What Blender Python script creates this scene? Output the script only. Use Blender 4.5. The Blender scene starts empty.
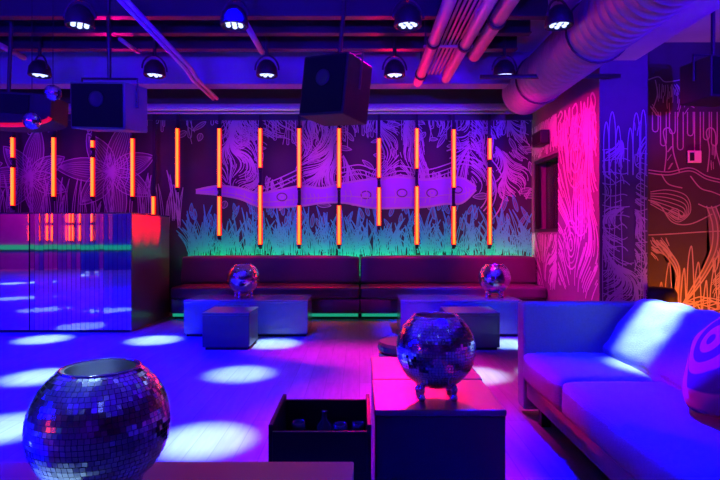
import bpy, bmesh, math, random
from mathutils import Vector, Matrix, noise

S = bpy.context.scene
COL = S.collection
PI = math.pi
rnd = random.Random(11)

# ------------------------------------------------------------------ camera
F, HX, HY, EYE = 540.0, 359.5, 233.0, 1.25
cam_d = bpy.data.cameras.new('camera')
cam_d.sensor_width = 36.0
cam_d.lens = 36.0 * F / 720.0
cam_d.shift_x = (360 - HX) / 720.0
cam_d.shift_y = (HY - 240) / 720.0
cam_d.clip_start = 0.02
cam = bpy.data.objects.new('camera', cam_d)
COL.objects.link(cam)
cam.location = (0, 0, EYE)
cam.rotation_euler = (PI / 2, 0, 0)
S.camera = cam


def P(px, py, Y):
    return Vector(((px - HX) * Y / F, Y, EYE - (py - HY) * Y / F))


# ------------------------------------------------------------------ world, colour management
w = bpy.data.worlds.new('world')
S.world = w
w.use_nodes = True
bg = w.node_tree.nodes['Background']
bg.inputs[0].default_value = (0.02, 0.0, 0.12, 1)
bg.inputs[1].default_value = 0.05
S.view_settings.view_transform = 'Standard'
S.view_settings.look = 'None'
S.view_settings.gamma = 1.0
S.view_settings.exposure = 0.0
S.view_settings.use_curve_mapping = False
S.cycles.caustics_reflective = False
S.cycles.caustics_refractive = False
S.cycles.sample_clamp_indirect = 4.0
S.cycles.use_denoising = True
S.cycles.diffuse_bounces = 1


# ------------------------------------------------------------------ lights: those of the room, and added fill spots
def spot(name, loc, target, color, power, angle, blend=0.6, radius=0.05):
    d = bpy.data.lights.new(name, 'SPOT')
    d.color = color
    d.energy = power
    d.spot_size = math.radians(angle)
    d.spot_blend = blend
    d.shadow_soft_size = radius
    o = bpy.data.objects.new(name, d)
    COL.objects.link(o)
    o.location = loc
    o.rotation_euler = (Vector(target) - Vector(loc)).to_track_quat('-Z', 'Y').to_euler()
    return o


def area(name, loc, target, color, power, sx, sy):
    d = bpy.data.lights.new(name, 'AREA')
    d.color = color
    d.energy = power
    d.shape = 'RECTANGLE'
    d.size, d.size_y = sx, sy
    o = bpy.data.objects.new(name, d)
    COL.objects.link(o)
    o.location = loc
    o.rotation_euler = (Vector(target) - Vector(loc)).to_track_quat('-Z', 'Y').to_euler()
    return o


# round white-blue pools on the floor: a grid of downlights
POOLS = [  # x, y of the lamp, x, y of the pool, power
    (-3.75, 6.3, -3.72, 6.35, 1.0), (-2.43, 6.3, -2.4, 6.3, 1.0), (-1.06, 6.3, -0.98, 6.1, 1.0), (1.72, 6.3, 1.69, 6.1, 1.0),
    (-3.9, 4.79, -3.95, 4.8, 1.0), (-2.5, 4.79, -2.78, 4.7, 1.0), (-1.1, 4.79, -1.06, 4.79, 0.8), (0.43, 4.79, 1.0, 4.75, 0.8), (1.77, 4.79, 1.72, 4.8, 1.0),
    (-3.8, 3.26, -3.7, 3.3, 1.0), (-2.43, 3.26, -2.28, 3.46, 1.0), (-1.05, 3.26, -0.94, 3.26, 1.05),
    (-2.43, 1.75, -2.4, 1.75, 1.0), (-1.25, 1.75, -0.85, 1.50, 0.9),
    # the grid goes on over the rest of the floor, which the mirrored booth shows
    (-5.2, 4.79, -5.2, 4.79, 1.0), (-6.6, 3.26, -6.6, 3.26, 1.0), (-8.6, 0.2, -8.6, 0.2, 1.0), (-8.4, -3.6, -8.4, -3.6, 1.0), (-7.6, -2.6, -7.6, -2.6, 1.0),
]
LAMP_Z = 3.13
for lx, ly, tx, ty, k in POOLS:
    spot('downlight_beam', (lx, ly, LAMP_Z - 0.09), (tx, ty, 0), (0.36, 0.66, 1.0), 2200 * k, 13.6, 0.95, 0.03)
spot('sofa_beam', (1.73, 3.2, LAMP_Z - 0.09), (1.76, 3.25, 0.62), (0.36, 0.66, 1.0), 1700, 13, 1.0, 0.03)

# added faint wide spots along the downlight grid, to sparkle in the mirrored tiles
for yy in (-1.3, 0.2, 1.75, 3.26, 4.79, 6.3):
    for xx in (-2.43, -1.07, 0.43, 1.74):
        spot('added_tile_sparkle', (xx, yy, LAMP_Z - 0.10), (xx, yy, 0), (0.28, 0.45, 1.0), 0.7, 150, 0.5, 0.03)

# added floods with no fixture: blue over the dance floor, violet over the seating side
spot('blue_flood', (-3.5, 3.4, 3.3), (-3.5, 3.6, 0), (0.0, 0.0, 1.0), 5200, 108, 0.5, 0.2)
for tx, k in ((-1.35, 1.1), (1.25, 3.2)):
    spot('table_blue_fill', (tx * 0.8, 4.6, 3.2), (tx, 6.6, 0.3), (0.0, 0.0, 1.0), 1700 * k, 34, 0.6, 0.1)  # added to turn the banquette table fronts blue
area('blue_flood_beyond', (-8.5, 0.0, 3.3), (-8.5, 0.0, 0), (0.0, 0.0, 1.0), 900, 3.0, 5.0)
spot('violet_flood', (0.1, 5.2, 3.3), (-0.15, 4.6, 0), (0.85, 0.0, 0.60), 2300, 62, 1.0, 0.1)
spot('sofa_flood', (0.85, 3.0, 3.3), (1.38, 2.2, 0.3), (0.0, 0.0, 1.0), 4600, 68, 0.6, 0.15)
# added washes with no fixture, for the ceiling and for single things
for k in range(4):
    spot('ceiling_wash_blue', (-4.0 + 2.2 * k, 0.8, 2.2), (-4.0 + 2.2 * k, 3.4, 3.6), (0.03, 0.0, 1.0), 900, 70, 0.8, 0.1)
for xx in (-2.6, 0.0, 2.6):
    spot('rear_ceiling_fill', (xx, -3.2, 2.2), (xx, -0.4, 3.6), (0.02, 0.0, 1.0), 800, 75, 0.8, 0.1)  # added so the mirrored balls reflect a bluer ceiling
spot('rear_wall_fill', (0.0, -2.4, 3.2), (0.0, -5.0, 1.4), (0.06, 0.0, 1.0), 220, 100, 0.8, 0.1)  # added blue behind the camera for the balls to reflect
spot('speaker_blue_fill', (0.4, 3.6, 3.3), (-2.25, 5.4, 2.5), (0.0, 0.0, 1.0), 900, 12, 0.7, 0.05)  # added to brighten the side of the boxy speaker
spot('ceiling_wash_red', (0.45, 7.5, 2.7), (0.75, 5.7, 3.25), (1.0, 0.0, 0.06), 60, 65, 0.8, 0.05)
for yy in (6.98, 7.3, 7.62):
    spot('booth_end_fill', (-1.7, yy + 0.1, 2.6), (-2.87, yy, 1.37), (1.0, 0.0, 0.0), 2200, 13, 0.5, 0.03)  # added red light on the upper end panel, no lamp known there
for k in range(4):
    spot('bench_red_fill', (-1.95 + 1.28 * k, 8.05, 3.0), (-1.95 + 1.28 * k, 7.9, 0.5), (1.0, 0.0, 0.03), 160, 30, 0.9, 0.05)  # added to give the bench seat its red streak
spot('pipe_magenta_wash', (-3.4, 7.3, 2.5), (-2.1, 5.9, 3.15), (1.0, 0.0, 0.3), 90, 60, 0.8, 0.05)
spot('soffit_wash_blue', (3.6, 1.2, 2.0), (2.95, 4.6, 3.2), (0.06, 0.0, 1.0), 2200, 45, 0.8, 0.05)
spot('floor_red_wash', (-3.2, 6.6, 2.4), (1.1, 3.1, 0.42), (1.0, 0.0, 0.08), 800, 9, 0.9, 0.05)
spot('cube_red_fill', (0.42, 7.1, 2.9), (0.39, 3.05, 0.42), (1.0, 0.0, 0.10), 1500, 14, 0.6, 0.05)  # added to redden the cube table tops
spot('cushion_red_wash', (-3.2, 6.6, 2.4), (1.55, 2.2, 0.66), (1.0, 0.0, 0.15), 600, 8, 0.9, 0.05)
# mural washes
for k in range(5):
    spot('mural_wash', (-1.9 + k * 0.95, 7.3, 3.10), (-1.9 + k * 0.95, 8.5, 1.9), (0.45, 0.0, 1.0), 78, 66, 1.0, 0.05)
for k in range(3):
    spot('mural_wash_booth', (-5.3 + k * 1.05, 7.3, 3.10), (-5.3 + k * 1.05, 8.5, 1.9), (0.45, 0.0, 1.0), 38, 80, 1.0, 0.05)
spot('magenta_wash', (1.1, 6.4, 2.7), (2.71, 6.9, 1.65), (1.0, 0.0, 0.26), 560, 104, 0.8, 0.1)
for zz in (0.7, 1.35, 2.0, 2.65):
    spot('violet_wash', (2.9, 3.7, 3.05), (2.98, 6.1, zz), (0.38, 0.0, 0.95), 42 if zz > 1.5 else 130, 15, 0.8, 0.05)
spot('violet_low_wash', (1.2, 6.2, 2.6), (2.71, 7.0, 0.6), (0.55, 0.0, 1.0), 330, 50, 0.9, 0.05)
spot('orange_uplight', (4.0, 5.7, 0.15), (4.0, 6.6, 0.9), (1.0, 0.16, 0.0), 120, 130, 0.8, 0.1)
spot('pink_wash', (3.9, 4.9, 3.0), (4.0, 6.6, 1.8), (1.0, 0.0, 0.10), 120, 70, 0.8, 0.1)


# ------------------------------------------------------------------ materials
def mat(name, color, rough=0.5, metal=0.0, spec=0.5, coat=0.0, nz=None, bump=None):
    m = bpy.data.materials.new(name)
    m.use_nodes = True
    nt = m.node_tree
    b = nt.nodes['Principled BSDF']
    b.inputs['Base Color'].default_value = (*color, 1)
    b.inputs['Roughness'].default_value = rough
    b.inputs['Metallic'].default_value = metal
    b.inputs['Specular IOR Level'].default_value = spec
    b.inputs['Coat Weight'].default_value = coat
    b.inputs['Coat Roughness'].default_value = max(0.08, rough * 0.9)
    if nz:
        sc, amt = nz
        tc = nt.nodes.new('ShaderNodeTexCoord')
        n = nt.nodes.new('ShaderNodeTexNoise')
        n.inputs['Scale'].default_value = sc
        n.inputs['Detail'].default_value = 4
        r = nt.nodes.new('ShaderNodeValToRGB')
        r.color_ramp.elements[0].color = (*[c * (1 - amt) for c in color], 1)
        r.color_ramp.elements[1].color = (*[min(1, c * (1 + amt)) for c in color], 1)
        nt.links.new(tc.outputs['Object'], n.inputs['Vector'])
        nt.links.new(n.outputs['Fac'], r.inputs[0])
        nt.links.new(r.outputs[0], b.inputs['Base Color'])
    if bump:
        sc, st = bump
        tc = nt.nodes.new('ShaderNodeTexCoord')
        n = nt.nodes.new('ShaderNodeTexNoise')
        n.inputs['Scale'].default_value = sc
        n.inputs['Detail'].default_value = 3
        bp = nt.nodes.new('ShaderNodeBump')
        bp.inputs['Strength'].default_value = st
        bp.inputs['Distance'].default_value = 0.02
        nt.links.new(tc.outputs['Object'], n.inputs['Vector'])
        nt.links.new(n.outputs['Fac'], bp.inputs['Height'])
        nt.links.new(bp.outputs[0], b.inputs['Normal'])
    return m


def glow(name, color, strength):
    m = bpy.data.materials.new(name)
    m.use_nodes = True
    b = m.node_tree.nodes['Principled BSDF']
    b.inputs['Base Color'].default_value = (0.02, 0.02, 0.02, 1)
    b.inputs['Emission Color'].default_value = (*color, 1)
    b.inputs['Emission Strength'].default_value = strength
    return m


def wood_floor():
    m = bpy.data.materials.new('floor_boards')
    m.use_nodes = True
    nt = m.node_tree
    b = nt.nodes['Principled BSDF']
    tc = nt.nodes.new('ShaderNodeTexCoord')
    mp = nt.nodes.new('ShaderNodeMapping')
    mp.inputs['Rotation'].default_value = (0, 0, PI / 2)
    br = nt.nodes.new('ShaderNodeTexBrick')
    br.inputs['Color1'].default_value = (0.42, 0.40, 0.39, 1)
    br.inputs['Color2'].default_value = (0.34, 0.32, 0.31, 1)
    br.inputs['Mortar'].default_value = (0.28, 0.27, 0.27, 1)
    br.inputs['Scale'].default_value = 1.0
    br.inputs['Brick Width'].default_value = 1.8
    br.inputs['Row Height'].default_value = 0.14
    br.inputs['Mortar Size'].default_value = 0.004
    n = nt.nodes.new('ShaderNodeTexNoise')
    n.inputs['Scale'].default_value = 3.0
    mp2 = nt.nodes.new('ShaderNodeMapping')
    mp2.inputs['Scale'].default_value = (9, 1, 1)
    mx = nt.nodes.new('ShaderNodeMix')
    mx.data_type = 'RGBA'
    mx.blend_type = 'MULTIPLY'
    mx.inputs[0].default_value = 0.45
    nt.links.new(tc.outputs['Object'], mp.inputs[0])
    nt.links.new(tc.outputs['Object'], mp2.inputs[0])
    nt.links.new(mp.outputs[0], br.inputs['Vector'])
    nt.links.new(mp2.outputs[0], n.inputs['Vector'])
    nt.links.new(br.outputs['Color'], mx.inputs[6])
    nt.links.new(n.outputs['Fac'], mx.inputs[7])
    nt.links.new(mx.outputs[2], b.inputs['Base Color'])
    b.inputs['Roughness'].default_value = 0.42
    b.inputs['Specular IOR Level'].default_value = 0.35
    return m


def concrete(name, c, rough=0.85):
    return mat(name, c, rough, nz=(2.5, 0.25), bump=(9.0, 0.25))


M = {}
M['floor'] = wood_floor()
M['ceiling'] = concrete('ceiling_concrete', (0.34, 0.34, 0.36))
M['beam'] = concrete('beam_paint', (0.36, 0.34, 0.36))
M['dark_steel'] = mat('dark_steel', (0.05, 0.05, 0.06), 0.45, 0.6)
M['wall_dark'] = concrete('mural_wall_paint', (0.045, 0.042, 0.055))
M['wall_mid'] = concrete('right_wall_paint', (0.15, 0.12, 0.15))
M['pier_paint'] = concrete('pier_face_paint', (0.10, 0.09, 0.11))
M['wall_plain'] = concrete('plain_wall_paint', (0.20, 0.19, 0.21))
M['paint_violet'] = mat('mural_violet_paint', (0.42, 0.16, 0.80), 0.75)
M['paint_line'] = mat('mural_line_paint', (0.50, 0.47, 0.54), 0.7)
M['paint_fill'] = mat('mural_fill_paint', (0.36, 0.32, 0.40), 0.75)
M['paint_shade'] = mat('mural_half_fill_paint', (0.14, 0.12, 0.16), 0.75)
M['paint_grass_dim'] = mat('mural_grass_half_paint', (0.02, 0.22, 0.20), 0.75)
M['paint_grass'] = mat('mural_grass_paint', (0.08, 0.75, 0.66), 0.7)
M['lacquer'] = mat('black_lacquer', (0.02, 0.02, 0.022), 0.36, 0.0, 0.6, 0.25)
M['blue_lacquer'] = mat('satin_table_paint', (0.14, 0.14, 0.16), 0.26, 0.0, 1.0, 1.0)
M['lacquer'].node_tree.nodes['Principled BSDF'].inputs['Coat IOR'].default_value = 1.6
M['stool_lacquer'] = mat('dark_stool_lacquer', (0.035, 0.035, 0.04), 0.35, 0.0, 0.8, 0.6)
M['lacquer_top'] = M['lacquer'].copy()
M['lacquer_top'].name = 'black_lacquer_top'
M['lacquer_top'].node_tree.nodes['Principled BSDF'].inputs['Coat Weight'].default_value = 1.0
M['lacquer_top'].node_tree.nodes['Principled BSDF'].inputs['Coat IOR'].default_value = 2.5
M['black_gloss'] = mat('black_gloss', (0.02, 0.02, 0.024), 0.18, 0.0, 0.9, 0.6)
M['black_matte'] = mat('black_matte', (0.005, 0.005, 0.006), 0.55)
M['leather'] = mat('dark_leather', (0.11, 0.09, 0.10), 0.34, 0.0, 0.6, bump=(30.0, 0.15))
M['fabric'] = mat('sofa_fabric', (0.40, 0.39, 0.40), 0.9, nz=(60, 0.15), bump=(140.0, 0.25))
M['mirror'] = mat('mirror_tile', (0.95, 0.95, 0.97), 0.13, 1.0)
M['mirror_slat'] = mat('mirror_slat', (0.80, 0.80, 0.84), 0.025, 1.0)
M['mirror_smooth'] = mat('mirror_panel', (0.80, 0.80, 0.85), 0.02, 1.0)
M['grout'] = mat('ball_grout', (0.15, 0.15, 0.18), 0.35, 0.8)
M['bowl'] = mat('ball_inner_metal', (0.7, 0.7, 0.78), 0.32, 1.0)
M['chrome'] = mat('chrome', (0.8, 0.8, 0.85), 0.1, 1.0)
M['pipe'] = mat('pipe_paint', (0.5, 0.46, 0.48), 0.5, 0.1)
M['duct'] = mat('duct_metal', (0.28, 0.27, 0.30), 0.5, 0.35)
M['cabinet'] = mat('speaker_cabinet', (0.012, 0.012, 0.014), 0.6, bump=(120, 0.2))
M['cabinet_satin'] = mat('satin_speaker_cabinet', (0.10, 0.10, 0.12), 0.5)
M['grille'] = mat('speaker_grille', (0.004, 0.004, 0.005), 0.6, 0.0, 0.2)
M['neon_core'] = glow('neon_core', (1.0, 0.030, 0.003), 15)
M['neon_halo'] = glow('neon_halo', (1.0, 0.002, 0.0), 0.6)  # red halo around the tube, put in as emission
M['teal_led'] = glow('teal_led', (0.02, 0.75, 0.42), 0.42)
M['lens'] = glow('lamp_lens', (0.45, 0.55, 1.0), 2.2)
M['glass_dark'] = mat('dark_glass', (0.03, 0.03, 0.05), 0.08, 0.0, 0.8)
M['panel_lit'] = mat('wall_panel_plastic', (0.75, 0.72, 0.75), 0.4)


def pillow_mat():
    m = bpy.data.materials.new('patterned_cushion_fabric')
    m.use_nodes = True
    nt = m.node_tree
    b = nt.nodes['Principled BSDF']
    tc = nt.nodes.new('ShaderNodeTexCoord')
    v = nt.nodes.new('ShaderNodeTexWave')
    v.wave_type = 'RINGS'
    v.inputs['Scale'].default_value = 3.2
    v.inputs['Distortion'].default_value = 3.5
    v.inputs['Detail'].default_value = 1.0
    r = nt.nodes.new('ShaderNodeValToRGB')
    r.color_ramp.elements[0].position = 0.45
    r.color_ramp.elements[0].color = (0.10, 0.10, 0.30, 1)
    r.color_ramp.elements[1].position = 0.6
    r.color_ramp.elements[1].color = (0.75, 0.20, 0.40, 1)
    nt.links.new(tc.outputs['Object'], v.inputs['Vector'])
    nt.links.new(v.outputs['Fac'], r.inputs[0])
    nt.links.new(r.outputs[0], b.inputs['Base Color'])
    b.inputs['Roughness'].default_value = 0.85
    return m


M['pillow'] = pillow_mat()


# ------------------------------------------------------------------ helpers
def link(name, me, parent=None, loc=None):
    o = bpy.data.objects.new(name, me)
    COL.objects.link(o)
    if parent:
        o.parent = parent
    if loc is not None:
        o.location = loc
    return o


def obj(name, bm, m, parent=None, smooth=False, loc=None):
    bmesh.ops.recalc_face_normals(bm, faces=bm.faces)
    me = bpy.data.meshes.new(name)
    bm.to_mesh(me)
    bm.free()
    for x in (m if isinstance(m, (list, tuple)) else [m]):
        me.materials.append(x)
    if smooth:
        for p in me.polygons:
            p.use_smooth = True
    return link(name, me, parent, loc)


def thing(name, label, cat, loc=(0, 0, 0), rz=0.0, group=None):
    o = bpy.data.objects.new(name, None)
    COL.objects.link(o)
    o.empty_display_size = 0.05
    o.location = loc
    o.rotation_euler = (0, 0, rz)
    return tag(o, label, cat, group)


def tag(o, label, cat, group=None):
    o['label'] = label
    o['category'] = cat
    if group:
        o['group'] = group
    return o


def structure(o, label=None):
    o['kind'] = 'structure'
    if label:
        o['label'] = label
    return o


def dup(root, loc, label, rz=None):
    r = root.copy()
    COL.objects.link(r)
    r.location = loc
    if rz is not None:
        r.rotation_euler = (0, 0, rz)
    r['label'] = label
    for ch in list(root.children):
        c = ch.copy()
        COL.objects.link(c)
        c.parent = r
        for g in list(ch.children):
            d = g.copy()
            COL.objects.link(d)
            d.parent = c
    return r


def box(bm, x0, x1, y0, y1, z0, z1, bev=0.0, seg=2, mat_i=0):
    t = bmesh.new()
    bmesh.ops.create_cube(t, size=1.0)
    for v in t.verts:
        v.co = Vector((x0 + (v.co.x + 0.5) * (x1 - x0), y0 + (v.co.y + 0.5) * (y1 - y0), z0 + (v.co.z + 0.5) * (z1 - z0)))
    if bev > 0:
        bmesh.ops.bevel(t, geom=t.edges[:], offset=bev, segments=seg, affect='EDGES', profile=0.5)
    merge(bm, t, mat_i)
    return bm


def merge(bm, t, mat_i=0, mtx=None):
    vm = {}
    for v in t.verts:
        vm[v] = bm.verts.new(mtx @ v.co if mtx else v.co)
    for f in t.faces:
        try:
            nf = bm.faces.new([vm[v] for v in f.verts])
            nf.material_index = mat_i if mat_i else f.material_index
            nf.smooth = f.smooth
        except ValueError:
            pass
    t.free()


def lathe(bm, prof, seg=24, c=(0, 0, 0), mtx=None, mat_i=0):
    t = bmesh.new()
    rings = []
    for r, z in prof:
        if r < 1e-5:
            rings.append([t.verts.new((0, 0, z))])
        else:
            rings.append([t.verts.new((r * math.cos(2 * PI * k / seg), r * math.sin(2 * PI * k / seg), z)) for k in range(seg)])
    for a, b in zip(rings, rings[1:]):
        for k in range(seg):
            k2 = (k + 1) % seg
            if len(a) == 1 and len(b) == 1:
                continue
            if len(a) == 1:
                t.faces.new((a[0], b[k], b[k2]))
            elif len(b) == 1:
                t.faces.new((a[k], b[0], a[k2]))
            else:
                t.faces.new((a[k], b[k], b[k2], a[k2]))
    m = Matrix.Translation(Vector(c)) @ (mtx if mtx else Matrix.Identity(4))
    merge(bm, t, mat_i, m)


def tube(bm, pts, r, seg=10, caps=True):
    """A round bar swept along a polyline."""
    pts = [Vector(p) for p in pts]
    rings = []
    prev_n = None
    for i, p in enumerate(pts):
        d = (pts[min(i + 1, len(pts) - 1)] - pts[max(i - 1, 0)]).normalized()
        n = prev_n if prev_n else (Vector((0, 0, 1)) if abs(d.z) < 0.9 else Vector((1, 0, 0)))
        n = (n - d * n.dot(d)).normalized()
        prev_n = n
        b = d.cross(n)
        rings.append([bm.verts.new(p + r * (math.cos(2 * PI * k / seg) * n + math.sin(2 * PI * k / seg) * b)) for k in range(seg)])
    for a, b in zip(rings, rings[1:]):
        for k in range(seg):
            bm.faces.new((a[k], a[(k + 1) % seg], b[(k + 1) % seg], b[k]))
    if caps:
        bm.faces.new(rings[0])
        bm.faces.new(rings[-1][::-1])


def cushion(sx, sy, sz, r=0.06, puff=0.02, n=16, wr=0.006, seed=0):
    """Soft block centred on the origin: rounded corners, crowned top, faint creases."""
    bm = bmesh.new()
    bmesh.ops.create_cube(bm, size=2.0)
    bmesh.ops.subdivide_edges(bm, edges=bm.edges[:], cuts=n, use_grid_fill=True)
    h = Vector((sx / 2, sy / 2, sz / 2))
    for v in bm.verts:
        c = v.co.copy()
        q = Vector((c.x * h.x, c.y * h.y, c.z * h.z))
        inner = Vector((max(-h.x + r, min(h.x - r, q.x)), max(-h.y + r, min(h.y - r, q.y)), max(-h.z + min(r, h.z * 0.95), min(h.z - min(r, h.z * 0.95), q.z))))
        d = q - inner
        if d.length > 1e-6:
            q = inner + d.normalized() * min(d.length, r) if d.length > r else q
        k = Vector((1 - c.x ** 2, 1 - c.y ** 2, 1 - c.z ** 2))
        q.z += (1 if c.z > 0 else -1) * puff * abs(c.z) * k.x * k.y
        q.x += (1 if c.x > 0 else -1) * puff * 0.6 * abs(c.x) * k.y * k.z
        nv = noise.noise(Vector((q.x * 7 + seed, q.y * 5, q.z * 6))) + 0.5 * noise.noise(Vector((q.x * 16, q.y * 14 + seed, q.z * 15)))
        q += q.normalized() * nv * wr
        v.co = q
    return bm


# ------------------------------------------------------------------ strokes of the murals
class Mural:
    """Brush strokes on a wall plane; a point is given in the wall's own u, v metres."""

    def __init__(self, frame):
        self.bm = bmesh.new()
        self.frame = frame
        self.lim = None

    def stroke(self, pts, wd, mi=0, lift=0.006):
        pts = [Vector(p) for p in pts]
        lift += rnd.uniform(0, 0.0028)
        if len(pts) < 2:
            return
        L, R = [], []
        for i, p in enumerate(pts):
            d = pts[min(i + 1, len(pts) - 1)] - pts[max(i - 1, 0)]
            if d.length < 1e-7:
                d = Vector((1, 0))
            d.normalize()
            n = Vector((-d.y, d.x)) * wd / 2
            L.append(self.bm.verts.new(self.frame(p.x + n.x, p.y + n.y, lift)))
            R.append(self.bm.verts.new(self.frame(p.x - n.x, p.y - n.y, lift)))
        for i in range(len(pts) - 1):
            f = self.bm.faces.new((L[i], R[i], R[i + 1], L[i + 1]))
            f.material_index = mi

    def fill(self, pts, mi=1, lift=0.003):
        c = sum((Vector(p) for p in pts), Vector((0, 0))) / len(pts)
        cv = self.bm.verts.new(self.frame(c.x, c.y, lift))
        vs = [self.bm.verts.new(self.frame(p[0], p[1], lift)) for p in pts]
        for i in range(len(vs)):
            f = self.bm.faces.new((cv, vs[i], vs[(i + 1) % len(vs)]))
            f.material_index = mi

    def band(self, top, bot, mi=1, lift=0.003):
        lift += rnd.uniform(0, 0.0014)
        a = [self.bm.verts.new(self.frame(p[0], p[1], lift)) for p in top]
        b = [self.bm.verts.new(self.frame(p[0], p[1], lift)) for p in bot]
        for i in range(len(a) - 1):
            f = self.bm.faces.new((a[i], a[i + 1], b[i + 1], b[i]))
            f.material_index = mi

    def curve(self, ctrl, wd, mi=0, n=7, lift=0.006):
        self.stroke(spline(ctrl, n), wd, mi, lift)

    def blade(self, u, v, h, lean, wd, bw, mi=0):
        a, b = [], []
        n = 6
        for i in range(n + 1):
            t = i / n
            cx = u + lean * t * t
            cy = v + h * t
            half = bw * (1 - t) * (0.45 + 1.3 * t)
            a.append((cx - half, cy))
            b.append((cx + half, cy))
        self.stroke(a, wd, mi)
        self.stroke(b, wd, mi)
        if mi == 3 and rnd.random() < 0.35:
            self.band(a, b, 4, 0.002)

    def drip(self, u, v, bw, h, wd, mi=0):
        pts = [(u - bw, v), (u - bw, v - h + bw)]
        for k in range(5):
            t = PI + PI * k / 4
            pts.append((u + bw * math.cos(t), v - h + bw + bw * math.sin(t)))
        pts.append((u + bw, v))
        self.stroke(pts, wd, mi)

    def petal(self, u, v, ang, ln, bw, wd, hatch=4, mi=0, fill=2):
        ca, sa = math.cos(ang), math.sin(ang)

        def q(s, t):
            return (u + ca * s - sa * t, v + sa * s + ca * t)
        n = 9
        prof = [(i / n, math.sin(PI * (i / n) ** 0.8) ** 0.8) for i in range(n + 1)]
        up = [q(s * ln, bw * h) for s, h in prof]
        dn = [q(s * ln, -bw * h) for s, h in prof]
        self.stroke(up, wd, mi)
        self.stroke(dn, wd, mi)
        self.band(up, dn, fill, 0.0025)
        for k in range(hatch):
            f = -0.75 + 1.5 * (k + 0.5) / hatch
            self.stroke([q(s * ln * 0.93, bw * h * f) for s, h in prof], wd * 0.55, mi)

    def hatch(self, u0, v0, u1, v1, n, ln, wd, mi=0, scale=1.5, base=PI / 2, swing=1.6, voids=(), seed=0):
        for _ in range(int(n * 1.7)):
            x, y = rnd.uniform(u0, u1), rnd.uniform(v0, v1)
            pts = []
            for i in range(int(ln * rnd.uniform(0.5, 1.2) / 0.045)):
                if not (u0 <= x <= u1 and v0 <= y <= v1) or any(((x - a) / c) ** 2 + ((y - b) / d) ** 2 < 1 for a, b, c, d in voids):
                    break
                pts.append((x, y))
                a = base + swing * noise.noise(Vector((x * scale + seed, y * scale * 0.8, seed * 1.7)))
                x += 0.045 * math.cos(a)
                y += 0.045 * math.sin(a)
            if len(pts) > 2:
                self.stroke(pts, wd, mi, 0.005)

    def done(self, name, mats, parent, label):
        o = obj(name, self.bm, mats, parent)
        o['label'] = label
        return o


def spline(c, n=7):
    c = [Vector(p) for p in c]
    if len(c) < 3:
        return c
    out = []
    for i in range(len(c) - 1):
        p0, p1, p2, p3 = c[max(i - 1, 0)], c[i], c[i + 1], c[min(i + 2, len(c) - 1)]
        for k in range(n):
            t = k / n
            out.append(0.5 * ((2 * p1) + (p2 - p0) * t + (2 * p0 - 5 * p1 + 4 * p2 - p3) * t * t + (3 * p1 - p0 - 3 * p2 + p3) * t ** 3))
    out.append(c[-1])
    return out


# ================================================================== THE ROOM
CEIL = 3.58
YB, XR, YP = 8.5, 2.71, 6.1
XL, XFAR, YREAR = -13.2, 5.6, -5.0

structure(obj('floor', box(bmesh.new(), XL, XFAR, YREAR, YB, -0.12, 0), M['floor']))
structure(obj('ceiling', box(bmesh.new(), XL, XFAR, YREAR, YB, CEIL, CEIL + 0.15), M['ceiling']))
wall_back = structure(obj('wall_back', box(bmesh.new(), XL, XR + 0.3, YB, YB + 0.15, 0, CEIL), M['wall_dark']))
structure(obj('wall_left', box(bmesh.new(), XL - 0.15, XL, YREAR, YB, 0, CEIL), M['wall_plain']))
structure(obj('wall_rear', box(bmesh.new(), XL, XFAR, YREAR - 0.15, YREAR, 0, CEIL), M['wall_plain']))
structure(obj('wall_far_right', box(bmesh.new(), XFAR, XFAR + 0.15, YREAR, 6.75, 0, CEIL), M['wall_plain']))
wall_alcove = structure(obj('wall_alcove', box(bmesh.new(), 3.26, XFAR, 6.6, 6.75, 0, CEIL), M['wall_dark']))

# wall with the dark opening: a thick pier, one face to the dance floor and one to the seats
bm = bmesh.new()
N0, N1, NZ0, NZ1 = 7.37, 8.42, 1.262, 2.36
box(bm, XR, 3.26, YP, N0, 0, CEIL)
box(bm, XR, 3.26, N1, YB, 0, CEIL)
box(bm, XR, 3.26, N0, N1, 0, NZ0)
box(bm, XR, 3.26, N0, N1, NZ1, CEIL)
bm.normal_update()
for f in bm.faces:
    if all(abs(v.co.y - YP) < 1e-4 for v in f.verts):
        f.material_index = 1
wall_right = structure(obj('wall_right', bm, [M['wall_mid'], M['pier_paint']]))
win = structure(thing('window_1', 'dark recessed opening in the magenta wall', 'window', (XR, 0, 0)))
del win['category']
bm = bmesh.new()
box(bm, 0.02, 0.08, N0, N0 + 0.05, NZ0, NZ1)
box(bm, 0.02, 0.08, N1 - 0.05, N1, NZ0, NZ1)
box(bm, 0.02, 0.08, N0 + 0.05, N1 - 0.05, NZ0, NZ0 + 0.05)
box(bm, 0.02, 0.08, N0 + 0.05, N1 - 0.05, NZ1 - 0.05, NZ1)
obj('window_frame', bm, M['black_matte'], win)
obj('window_pane', box(bmesh.new(), 0.20, 0.22, N0, N1, NZ0, NZ1), M['glass_dark'], win)

# beams and soffits under the slab
structure(obj('beam_cross', box(bmesh.new(), XL, XR, 6.95, 7.2, 3.17, CEIL), M['beam']))
for i, (yy, zz) in enumerate(((5.25, 3.36), (5.8, 3.40), (6.3, 3.40))):
    bm = bmesh.new()
    box(bm, XL, 1.85, yy, yy + 0.10, zz, zz + 0.015)
    box(bm, XL, 1.85, yy + 0.044, yy + 0.056, zz + 0.015, CEIL)
    structure(obj('beam_joist', bm, M['dark_steel']))
structure(obj('beam_soffit', box(bmesh.new(), 2.76, 3.12, 0.5, YP, 3.2, CEIL), M['beam']))
structure(obj('trim_1', box(bmesh.new(), XL, XR, YB - 0.05, YB, 3.02, 3.12), M['dark_steel']))

# ------------------------------------------------------------------ the jungle mural on the back wall
SC = F / YB


def bw(px, py):
    return ((px - HX) / SC, EYE - (py - HY) / SC)


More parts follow.
